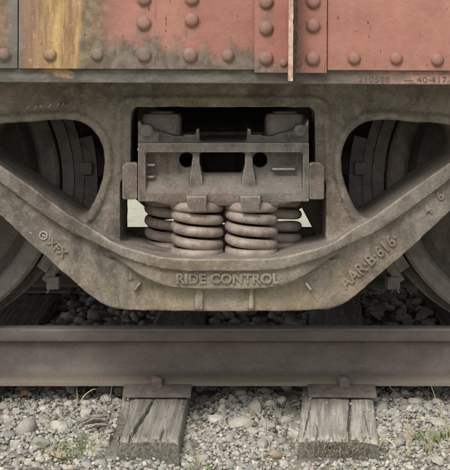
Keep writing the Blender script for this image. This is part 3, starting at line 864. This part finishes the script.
for k in range(nz_):
    z = fz0 - .002 + (1.45 - fz0) * (k / nz_)
    e = mnoise.noise(Vector((z * 48, 13, 1))) * .003 + mnoise.noise(Vector((z * 130, 8, 1))) * .0012
    x1 = xr + .0005 + (.0075 + e) * min(1, .25 + max(0, (z - fz0)) / .10)
    x0 = xr - .0030 + mnoise.noise(Vector((z * 90, 3, 7))) * .0010
    vs.append([bm.verts.new(p) for p in ((x0, CY - .0725 + e * .3, z), (x1, CY - .064 + e, z), (x1 - .002, CY - .012, z), (x0, CY - .012, z))])
for a, b in zip(vs, vs[1:]):
    for k in range(4): bm.faces.new((a[k], a[(k + 1) % 4], b[(k + 1) % 4], b[k]))
bm.faces.new(vs[0]); bm.faces.new(vs[-1][::-1])
link('rust_scale', finish(bm, 30), M['rust'], post)
bm = bmesh.new(); vs = []
for k in range(nz_):
    z = fz0 - .0015 + (1.45 - fz0) * (k / nz_)
    x0 = xl - .0008 + mnoise.noise(Vector((z * 60, 3, 1))) * .0010
    x1 = xr - .0026 + mnoise.noise(Vector((z * 75, 3, 17))) * .0014
    vs.append([bm.verts.new(p) for p in ((x0, CY - .0735, z), (x1, CY - .0738, z), (x1, CY - .069, z), (x0, CY - .069, z))])
for a, b in zip(vs, vs[1:]):
    for k in range(4): bm.faces.new((a[k], a[(k + 1) % 4], b[(k + 1) % 4], b[k]))
bm.faces.new(vs[0]); bm.faces.new(vs[-1][::-1])
link('flaked_edge', finish(bm, 30), M['edge'], post)
# rivets
bm = bmesh.new()
seg = 22; prof = [(.0166, .0), (.0165, .0030), (.0156, .0068), (.0133, .0105), (.0094, .0132), (.0046, .0146)]
rings = [[bm.verts.new((r * math.cos(2 * math.pi * k / seg), -h, r * math.sin(2 * math.pi * k / seg))) for k in range(seg)] for r, h in prof]
for a, b in zip(rings, rings[1:]):
    for k in range(seg): bm.faces.new((a[k], a[(k + 1) % seg], b[(k + 1) % seg], b[k]))
bm.faces.new(rings[-1]); bm.faces.new(rings[0][::-1])
rv = finish(bm, 50)
ring_me = []
for q in range(6):              # rust and paint build-up round each head
    bm = bmesh.new(); c0 = bm.verts.new((0, -.0012, 0)); L = []
    for k in range(28):
        a = 2 * math.pi * k / 28; rr = .0198 + .0026 * mnoise.noise(Vector((2 * math.cos(a), 2 * math.sin(a), q * 3.1))) - .0016 * math.sin(a)
        L.append((bm.verts.new((rr * math.cos(a), 0, rr * math.sin(a))), bm.verts.new(((rr - .0012) * math.cos(a), -.0010, (rr - .0012) * math.sin(a)))))
    for k in range(28):
        a, b = L[k], L[(k + 1) % 28]; bm.faces.new((a[0], b[0], b[1], a[1])); bm.faces.new((a[1], b[1], c0))
    ring_me.append(finish(bm, 60))
M['ring'] = car_mat('rivet_edge_rust', .60)
def rivet(px, py, dy, parent, k=1.0):
    x, z = W(px, py, CY - dy)
    o = link('rivet', rv, M['rivet'], parent, (x, CY - dy - .0002, z), (0, random.uniform(0, 3), 0)); o.scale = (k, k * random.uniform(.74, .95), k)
    q = link('rivet_collar', random.choice(ring_me), M['ring'], o, (x, CY - dy - .0001, z)); q.scale = (k, 1, k)
for i, px in enumerate((4, 50, 97, 144, 190, 228, 354, 396, 437)):
    rivet(px, 55.5 + (i > 5) * 2 + (i > 7), 0, car, .88 if px in (50, 97, 4, 354, 396, 437, 228) else 1.05)
for px in (266, 312.5): rivet(px, 58, .0075, post_plate, 1.0)
for px, y0, dy, st in ((143.7, 23.5, 0, 24.5), (191.5, 20, 0, 21.5), (265.8, 28, .0075, 26.5), (312.8, 25, .0075, 24)):
    for k in range(7): rivet(px, y0 - st * k, dy, post_plate if dy else car, 1.0)
for px in (-44, -92, -140, -190, 483, 529, 575, 620, 666): rivet(px, 56 if px < 0 else 60, 0, car, .88)
for px in (283.5, 297.5): rivet(px, 62.5, .0075, post_plate, .55)
# stencilled numbers on the sill
for body, px in (('210588', 374), ('— 40·417', 425)):
    me = text_mesh(body, .0205, .0003, 1.12, 1.12)
    x, z = W(px, 79, CY + .012)
    link('stencil_lettering', me, M['stencil'], sill, (x, CY + .0113, z), (R(90), 0, 0))
# underframe, floor, other walls and roof
FLZ = 1.075
bm = bmesh.new(); box(bm, CX0, CX1, CY + .03, 2 * TC - CY - .03, FLZ, FLZ + .06); link('floor', finish(bm), M['under'], car)
bm = bmesh.new(); box(bm, CX0, CX1, TC - .16, TC + .16, .80, FLZ - .002); link('centre_sill', finish(bm), M['under'], car)
bm = bmesh.new(); box(bm, X0 - .30, X0 + .30, -.06, TC - .17, .815, FLZ - .002); link('body_bolster', finish(bm), M['under'], car)
bm = bmesh.new(); box(bm, X0 - .30, X0 + .30, TC + .17, 2 * TC + .06, .815, FLZ - .002); link('body_bolster', finish(bm), M['under'], car)
for s in (-1, 1):
    bm = bmesh.new(); a, b = sorted((X0 + s * .19, X0 + s * .42)); box(bm, a, b, .18, .20, .66, FLZ - .004, .003); link('light_block_plate', finish(bm), M['under'], car)  # added plates that block light from behind and keep the openings dark
bm = bmesh.new(); box(bm, CX0, CX1, 2 * TC - CY - .02, 2 * TC - CY, zs, CTOP); link('side_wall', finish(bm), M['paint'], car)
for x in (CX0, CX1 - .02):
    bm = bmesh.new(); box(bm, x - (.004 if x < 0 else -.004), x + .02 + (-.004 if x < 0 else .004), CY + .03, 2 * TC - CY - .025, FLZ + .062, CTOP - .002); link('end_wall', finish(bm), M['paint'], car)
bm = bmesh.new(); box(bm, CX0 - .03, CX1 + .03, CY - .03, 2 * TC - CY + .03, CTOP + .002, CTOP + .06); link('roof', finish(bm), M['under'], car)
car.rotation_euler = (0, R(.30), 0)

# ------------------------------------------------------------------ ballast
def in_tie(x, y, pad=.0):
    for (tx, wd, rz, *_r) in ties:
        cx = tx - math.tan(R(rz)) * y
        if abs(x - cx) < wd / 2 + pad and TIE_END0 - pad < y < TIE_END1 + pad: return True
    return False
def ico(sub):
    bm = bmesh.new(); bmesh.ops.create_icosphere(bm, subdivisions=sub, radius=1.0)
    v = np.array([p.co[:] for p in bm.verts]); f = np.array([[q.index for q in p.verts] for p in bm.faces]); bm.free(); return v, f
V1, F1 = ico(1); V2, F2 = ico(2)
def rough_stone(V, seed, amp=.28, flat=(1, .8, .6)):
    v = V.copy()
    for k in range(len(v)):
        q = Vector(v[k]) * 1.1 + Vector((seed * 3.7, seed * 1.3, 0))
        v[k] *= 1 + amp * mnoise.noise(q) + amp * .5 * mnoise.noise(q * 2.3)
    r = random.Random(seed)
    for _ in range(7):                      # a few broken facets
        n = np.array([r.gauss(0, 1) for _ in range(3)]); n /= np.linalg.norm(n); d = r.uniform(.58, .86)
        s = v @ n; m = s > d; v[m] -= np.outer(s[m] - d, n) * .85
    return v * np.array(flat)
shapes2 = [rough_stone(V2, k, .30, (1, random.uniform(.65, .95), random.uniform(.5, .75))) for k in range(16)]
shapes1 = [rough_stone(V1, 40 + k, .22, (1, random.uniform(.7, .95), random.uniform(.55, .8))) for k in range(16)]
bed = bpy.data.objects.new('ballast_bed', None)
# packed fines directly under the stones
bm = bmesh.new(); nx_, ny_ = 110, 116
gr = [[bm.verts.new((-2.6 + 5.2 * i / nx_, -.78 + 3.3 * j / ny_, gz(-2.6 + 5.2 * i / nx_, -.78 + 3.3 * j / ny_) + .004)) for i in range(nx_ + 1)] for j in range(ny_ + 1)]
for j in range(ny_):
    for i in range(nx_): bm.faces.new((gr[j][i], gr[j][i + 1], gr[j + 1][i + 1], gr[j + 1][i]))
bed = link('ballast_bed', finish(bm, 70), M['soil']); tag(bed, kind='structure')
stone_me = []
for k, v in enumerate(shapes2):
    me = bpy.data.meshes.new('stone'); me.from_pydata(v.tolist(), [], F2.tolist()); me.polygons.foreach_set('use_smooth', [True] * len(me.polygons)); me.set_sharp_from_angle(angle=R(33)); me.materials.append(M['stone']); stone_me.append(me)
placed = []
def try_place(x, y, r):
    for (a, b, c) in placed:
        if (a - x) ** 2 + (b - y) ** 2 < (.80 * (r + c)) ** 2: return False
    placed.append((x, y, r)); return True
def put_stone(x, y, r, sink=.25, mat=None, k=None):
    o = link('stone', random.choice(stone_me) if k is None else stone_me[k], None, bed, (x, y, gz(x, y) + r * (.55 - sink)), (random.uniform(-.35, .35), random.uniform(-.35, .35), random.uniform(0, 6.28)))
    o.scale = (r, r, r)
    return o
# named large stones seen between the sleepers
def at_ground(px, py, z=-.03):
    D = FPX * (CAM_Z - z) / (py - HOR); return (px - 225) / FPX * D, D + CAM_Y
for (px, py, r) in ((25, 433, .034), (58, 428, .033), (45, 420, .022), (59, 413, .021), (69, 406, .019), (86, 414, .024), (40, 447, .03), (10, 440, .024), (8, 421, .018), (22, 424, .018), (240, 428, .034), (255, 411, .034), (268, 425, .030),
                    (281, 400, .026), (285, 415, .026), (236, 408, .018), (207, 409, .015), (222, 446, .018), (232, 435, .016), (262, 445, .022), (280, 434, .021), (287, 446, .016), (390, 415, .018), (404, 409, .021), (438, 400, .022), (440, 424, .026),
                    (382, 435, .022), (412, 430, .018), (425, 412, .017), (398, 446, .02), (420, 399, .018), (438, 390, .024), (265, 393, .03), (240, 395, .026), (215, 392, .022), (50, 394, .02), (88, 396, .022), (395, 398, .02)):
    x, y = at_ground(px, py); placed.append((x, y, r)); put_stone(x, y, r, .2)
n_big = len(placed); tries = 0
while n_big < 296 and tries < 20000:
    tries += 1
    x = random.uniform(-.85, .85); y = random.uniform(-.62, .62) if random.random() < .9 else random.uniform(.6, 1.4)
    r = random.choice((.014, .015, .016, .018, .020, .023)) if y < .05 else random.choice((.02, .025, .03, .034))
    if in_tie(x, y, r * .55): continue
    if try_place(x, y, r): put_stone(x, y, r, .12); n_big += 1
# orange pebble
t = NT('orange_stone'); pp = t.pos(); M['orange'] = t.out(t.mix(t.ss(t.noise(pp, 60), .35, .65), (.42, .24, .09), (.58, .40, .19)), .8)
me = stone_me[3].copy(); me.materials.clear(); me.materials.append(M['orange'])
x, y = at_ground(25, 396); o = link('stone', me, None, bed, (x, y, gz(x, y) + .014), (.1, .2, 1)); o.scale = (.017,) * 3; o['label'] = 'orange pebble among grey ballast'
# everything smaller: one mass
def gravel(name, shapes, F, N, rfun, region, lift):
    Vs, Fs, off = [], [], 0; nv = len(shapes[0])
    for _ in range(N):
        x = random.uniform(region[0], region[1]); y = random.uniform(region[2], region[3]); r = rfun(y)
        if in_tie(x, y, r * .4):
            if not (random.random() < .012 and r < .006): continue
            z = .002
        else: z = gz(x, y) + random.uniform(*lift) + r * .2
        a, b, c = random.uniform(0, 6.28), random.uniform(-.6, .6), random.uniform(-.6, .6)
        Rm = np.array((Matrix.Rotation(a, 3, 'Z') @ Matrix.Rotation(b, 3, 'X') @ Matrix.Rotation(c, 3, 'Y')))
        Vs.append((shapes[random.randrange(len(shapes))] * r) @ Rm.T + np.array((x, y, z))); Fs.append(F + off); off += nv
    V = np.concatenate(Vs); Fa = np.concatenate(Fs)
    me = bpy.data.meshes.new(name); me.vertices.add(len(V)); me.vertices.foreach_set('co', V.astype(np.float32).ravel())
    me.loops.add(len(Fa) * 3); me.loops.foreach_set('vertex_index', Fa.astype(np.int32).ravel())
    me.polygons.add(len(Fa)); me.polygons.foreach_set('loop_start', np.arange(0, len(Fa) * 3, 3, dtype=np.int32))
    me.polygons.foreach_set('use_smooth', np.full(len(Fa), len(shapes[0]) > 20)); me.update(calc_edges=True); me.validate()
    return link(name, me, M['gravel'], bed)
for nm, sh, F, N, rf, reg, lf in (
        ('gravel', shapes2, F2, 3800, lambda y: random.uniform(.007, .0125), (-1.0, 1.0, -.80, .5), (-.002, .007)),
        ('gravel', shapes1, F1, 30000, lambda y: random.uniform(.003, .0075), (-1.0, 1.0, -.80, .30), (-.002, .011)),
        ('gravel', shapes1, F1, 9000, lambda y: random.uniform(.003, .008), (-.9, .9, -.80, -.42), (-.002, .008)),
        ('gravel', shapes2, F2, 5200, lambda y: random.uniform(.012, .034), (-2.4, 2.4, .3, 2.5), (-.004, .014)),
        ('gravel', shapes1, F1, 9000, lambda y: random.uniform(.008, .02), (-2.4, 2.4, -.78, 2.5), (-.006, .006))):
    tag(gravel(nm, sh, F, N, rf, reg, lf), kind='stuff')

# ------------------------------------------------------------------ small plants and litter
def blade(bm, pts, w0, w1=.0004):
    P = [Vector(p) for p in pts]; n = len(P); L = []
    for i, p in enumerate(P):
        t = (P[min(i + 1, n - 1)] - P[max(i - 1, 0)]).normalized()
        s = t.cross(Vector((.25, 1, .1))).normalized(); wd = w0 + (w1 - w0) * (i / (n - 1)) ** 1.5
        L.append((bm.verts.new(p - s * wd), bm.verts.new(p + s * wd + Vector((0, wd * .3, 0))), bm.verts.new(p + Vector((0, -wd * .5, 0)))))
    for a, b in zip(L, L[1:]):
        for k in range(3): bm.faces.new((a[k], a[(k + 1) % 3], b[(k + 1) % 3], b[k]))
def tuft(name, mat, label, cat, group, specs):
    """specs: list of (base px, base py, [(tip px, tip py) ...]) blades lying in a plane above their root"""
    bm = bmesh.new(); base = at_ground(specs[0][0], specs[0][1]); bz = gz(*base)
    for (bx, by, path, wd) in specs:
        x, y = at_ground(bx, by, -.03); pts = [(x, y, -.036)]
        for i, (qx, qy) in enumerate(path):
            Y = y - .012 * (i + 1); q = W(qx, qy, Y); pts.append((q[0], Y, q[1]))
        blade(bm, catmull(pts, 5, False), wd)
    tag(link(name, finish(bm, 60), M[mat]), label, cat, group)
G = 'dry grass growing in the ballast'
tuft('grass_tuft', 'straw', 'straw coloured tuft of two curling blades near the orange pebble', 'grass', G, [(79, 401, [(77, 394), (77, 387)], .0028), (80, 402, [(84, 396), (92, 390), (97, 389)], .0022), (78, 402, [(76, 397), (73, 395)], .002)])
tuft('dry_twig', 'twig', 'forked dry twig standing against the rotted sleeper edge', 'twig', None, [(106, 416, [(108, 404), (111, 392), (112, 384)], .0016), (106, 416, [(107, 405), (103, 397), (101, 393)], .0013), (107, 417, [(104, 410), (100, 408)], .001)])
tuft('dry_twig', 'twig', 'thin bent stalk leaning against the rail foot near the curling tuft', 'twig', None, [(62, 398, [(68, 389), (76, 378)], .0010)])
tuft('grass_tuft', 'straw', 'yellowish thin grass stems beside the rotted sleeper end', 'grass', G, [(95, 452, [(96, 440), (95, 428)], .0016), (97, 452, [(99, 443), (101, 432)], .0014), (93, 452, [(91, 444), (92, 438)], .0014)])
tuft('grass_tuft', 'straw', 'tall upright yellow stem in the gravel beside pale sleeper', 'grass', G, [(408, 452, [(408, 440), (407.5, 424), (408.5, 411)], .0022), (409, 452, [(411, 445), (413, 440)], .0014)])
tuft('grass_tuft', 'straw', 'long arching grass blade reaching up across the rail foot', 'grass', G, [(452, 440, [(446, 421), (438, 405), (431, 385)], .0020), (449, 444, [(446, 430), (441, 416), (433, 408)], .0014)])
tuft('dry_twig', 'twig', 'thin dark stalk slanting from the rail web into the gravel', 'twig', None, [(407, 408, [(398, 396), (387, 384), (379, 376)], .0010)])
tuft('grass_tuft', 'straw', 'pale bent grass loop lying at the foot of pale sleeper', 'grass', G, [(376, 450, [(381, 443), (386, 439), (393, 444), (396, 450)], .0030)])
tuft('dry_twig', 'twig', 'pale straw stick lying between the split sleeper and gravel', 'twig', None, [(184, 446, [(192, 434), (201, 424)], .0012)])
tuft('dry_twig', 'twig', 'short pale stem sticking up from the middle gravel', 'twig', None, [(266, 436, [(266.5, 424), (266, 412)], .0012)])
tuft('dry_twig', 'twig', 'thin pale forked stem standing against the split sleeper end', 'twig', None, [(132, 454, [(130, 444), (133, 432), (133, 424)], .0010), (132, 454, [(138, 440), (139, 430)], .0010)])
def weed(label, px, py, n, spread, hgt, mat='green'):
    bm = bmesh.new(); x, y = at_ground(px, py)
    for _ in range(n):
        a = random.uniform(0, 6.28); d = random.uniform(.1, 1) * spread; h = random.uniform(.4, 1) * hgt; l = random.uniform(.3, 1.0) * spread * .7
        bx, by = x + d * .6 * math.cos(a), y + d * .4 * math.sin(a); b = a + random.uniform(-.8, .8)
        z = gz(bx, by) - .002
        blade(bm, [(bx, by, z), (bx + l * .4 * math.cos(b), by + l * .4 * math.sin(b), z + h * .8), (bx + l * math.cos(b), by + l * math.sin(b), z + h)], random.uniform(.0012, .0026))
    tag(link('low_weed', finish(bm, 60), M[mat]), label, 'weed', 'green weeds in the ballast')
weed('low green weed sprawling among gravel near the upright yellow stem', 430, 443, 60, .055, .03)
weed('low green weed in gravel between large stones and rotted sleeper', 58, 450, 46, .055, .03)
weed('small green grass patch in the middle gravel beside the split sleeper', 200, 452, 34, .05, .03)
weed('small green sprout in gravel under the arching grass blade', 446, 440, 24, .03, .035)
tuft('grass_tuft', 'green', 'sparse green grass blades standing among stones by rotted sleeper edge', 'grass', G, [(b, y_, [(b + random.uniform(-2, 2), y_ - 7), (b + random.uniform(-9, 9), y_ - random.uniform(8, 20))], random.uniform(.0007, .0014)) for b, y_ in [(random.gauss(82, 9), random.uniform(442, 455)) for k in range(16)]])
tuft('grass_tuft', 'straw', 'sparse pale grass blades standing around the low green weed', 'grass', G, [(b, y_, [(b + random.uniform(-2, 2), y_ - 7), (b + random.uniform(-10, 10), y_ - random.uniform(9, 24))], random.uniform(.0007, .0014)) for b, y_ in [(random.gauss(432, 10), random.uniform(438, 455)) for k in range(16)]])
# moss heaped against the end of the pale sleeper
bm = bmesh.new()
for _ in range(300):
    x = random.gauss(0, .062); 
    if abs(x) > .115: continue
    y = TIE_END0 - .004 + random.uniform(-.016, .010) ; top = -.004 - max(0, (TIE_END0 - y)) * .55 + .006 * mnoise.noise(Vector((x * 40, y * 20, 3)))
    z0 = top - random.uniform(.0, .03); h = random.uniform(.004, .010); a = random.uniform(0, 6.28); l = random.uniform(.004, .010)
    X_ = xb + x - .041
    blade(bm, [(X_, y, z0), (X_ + l * .5 * math.cos(a), y + l * .5 * math.sin(a), z0 + h * .7), (X_ + l * math.cos(a), y + l * math.sin(a), z0 + h)], random.uniform(.0008, .0017))
mo = link('moss', finish(bm, 60), M['moss']); tag(mo, 'dry olive moss heaped on the end of pale sleeper', 'moss', kind='stuff')
# splintered slab broken off the rotten sleeper
bm = bmesh.new()
for k in range(5):
    x0, y0 = at_ground(79 + k * 1.5, 424 + k * 2.1); x1, y1 = at_ground(107 - (k % 2) * 5, 420 + k * 2.4)
    zz = -.022 + .003 * k * (k % 2)
    tube(bm, [(x0, y0, zz), ((x0 + x1) / 2, (y0 + y1) / 2 + .002, zz + .006), (x1, y1, zz + .003)], [.0022, .0062, .0035], 7)
tag(link('wood_splinter', finish(bm, 40), M['wood1']), 'grey bundle of split wood lying beside the rotted sleeper', 'wood')
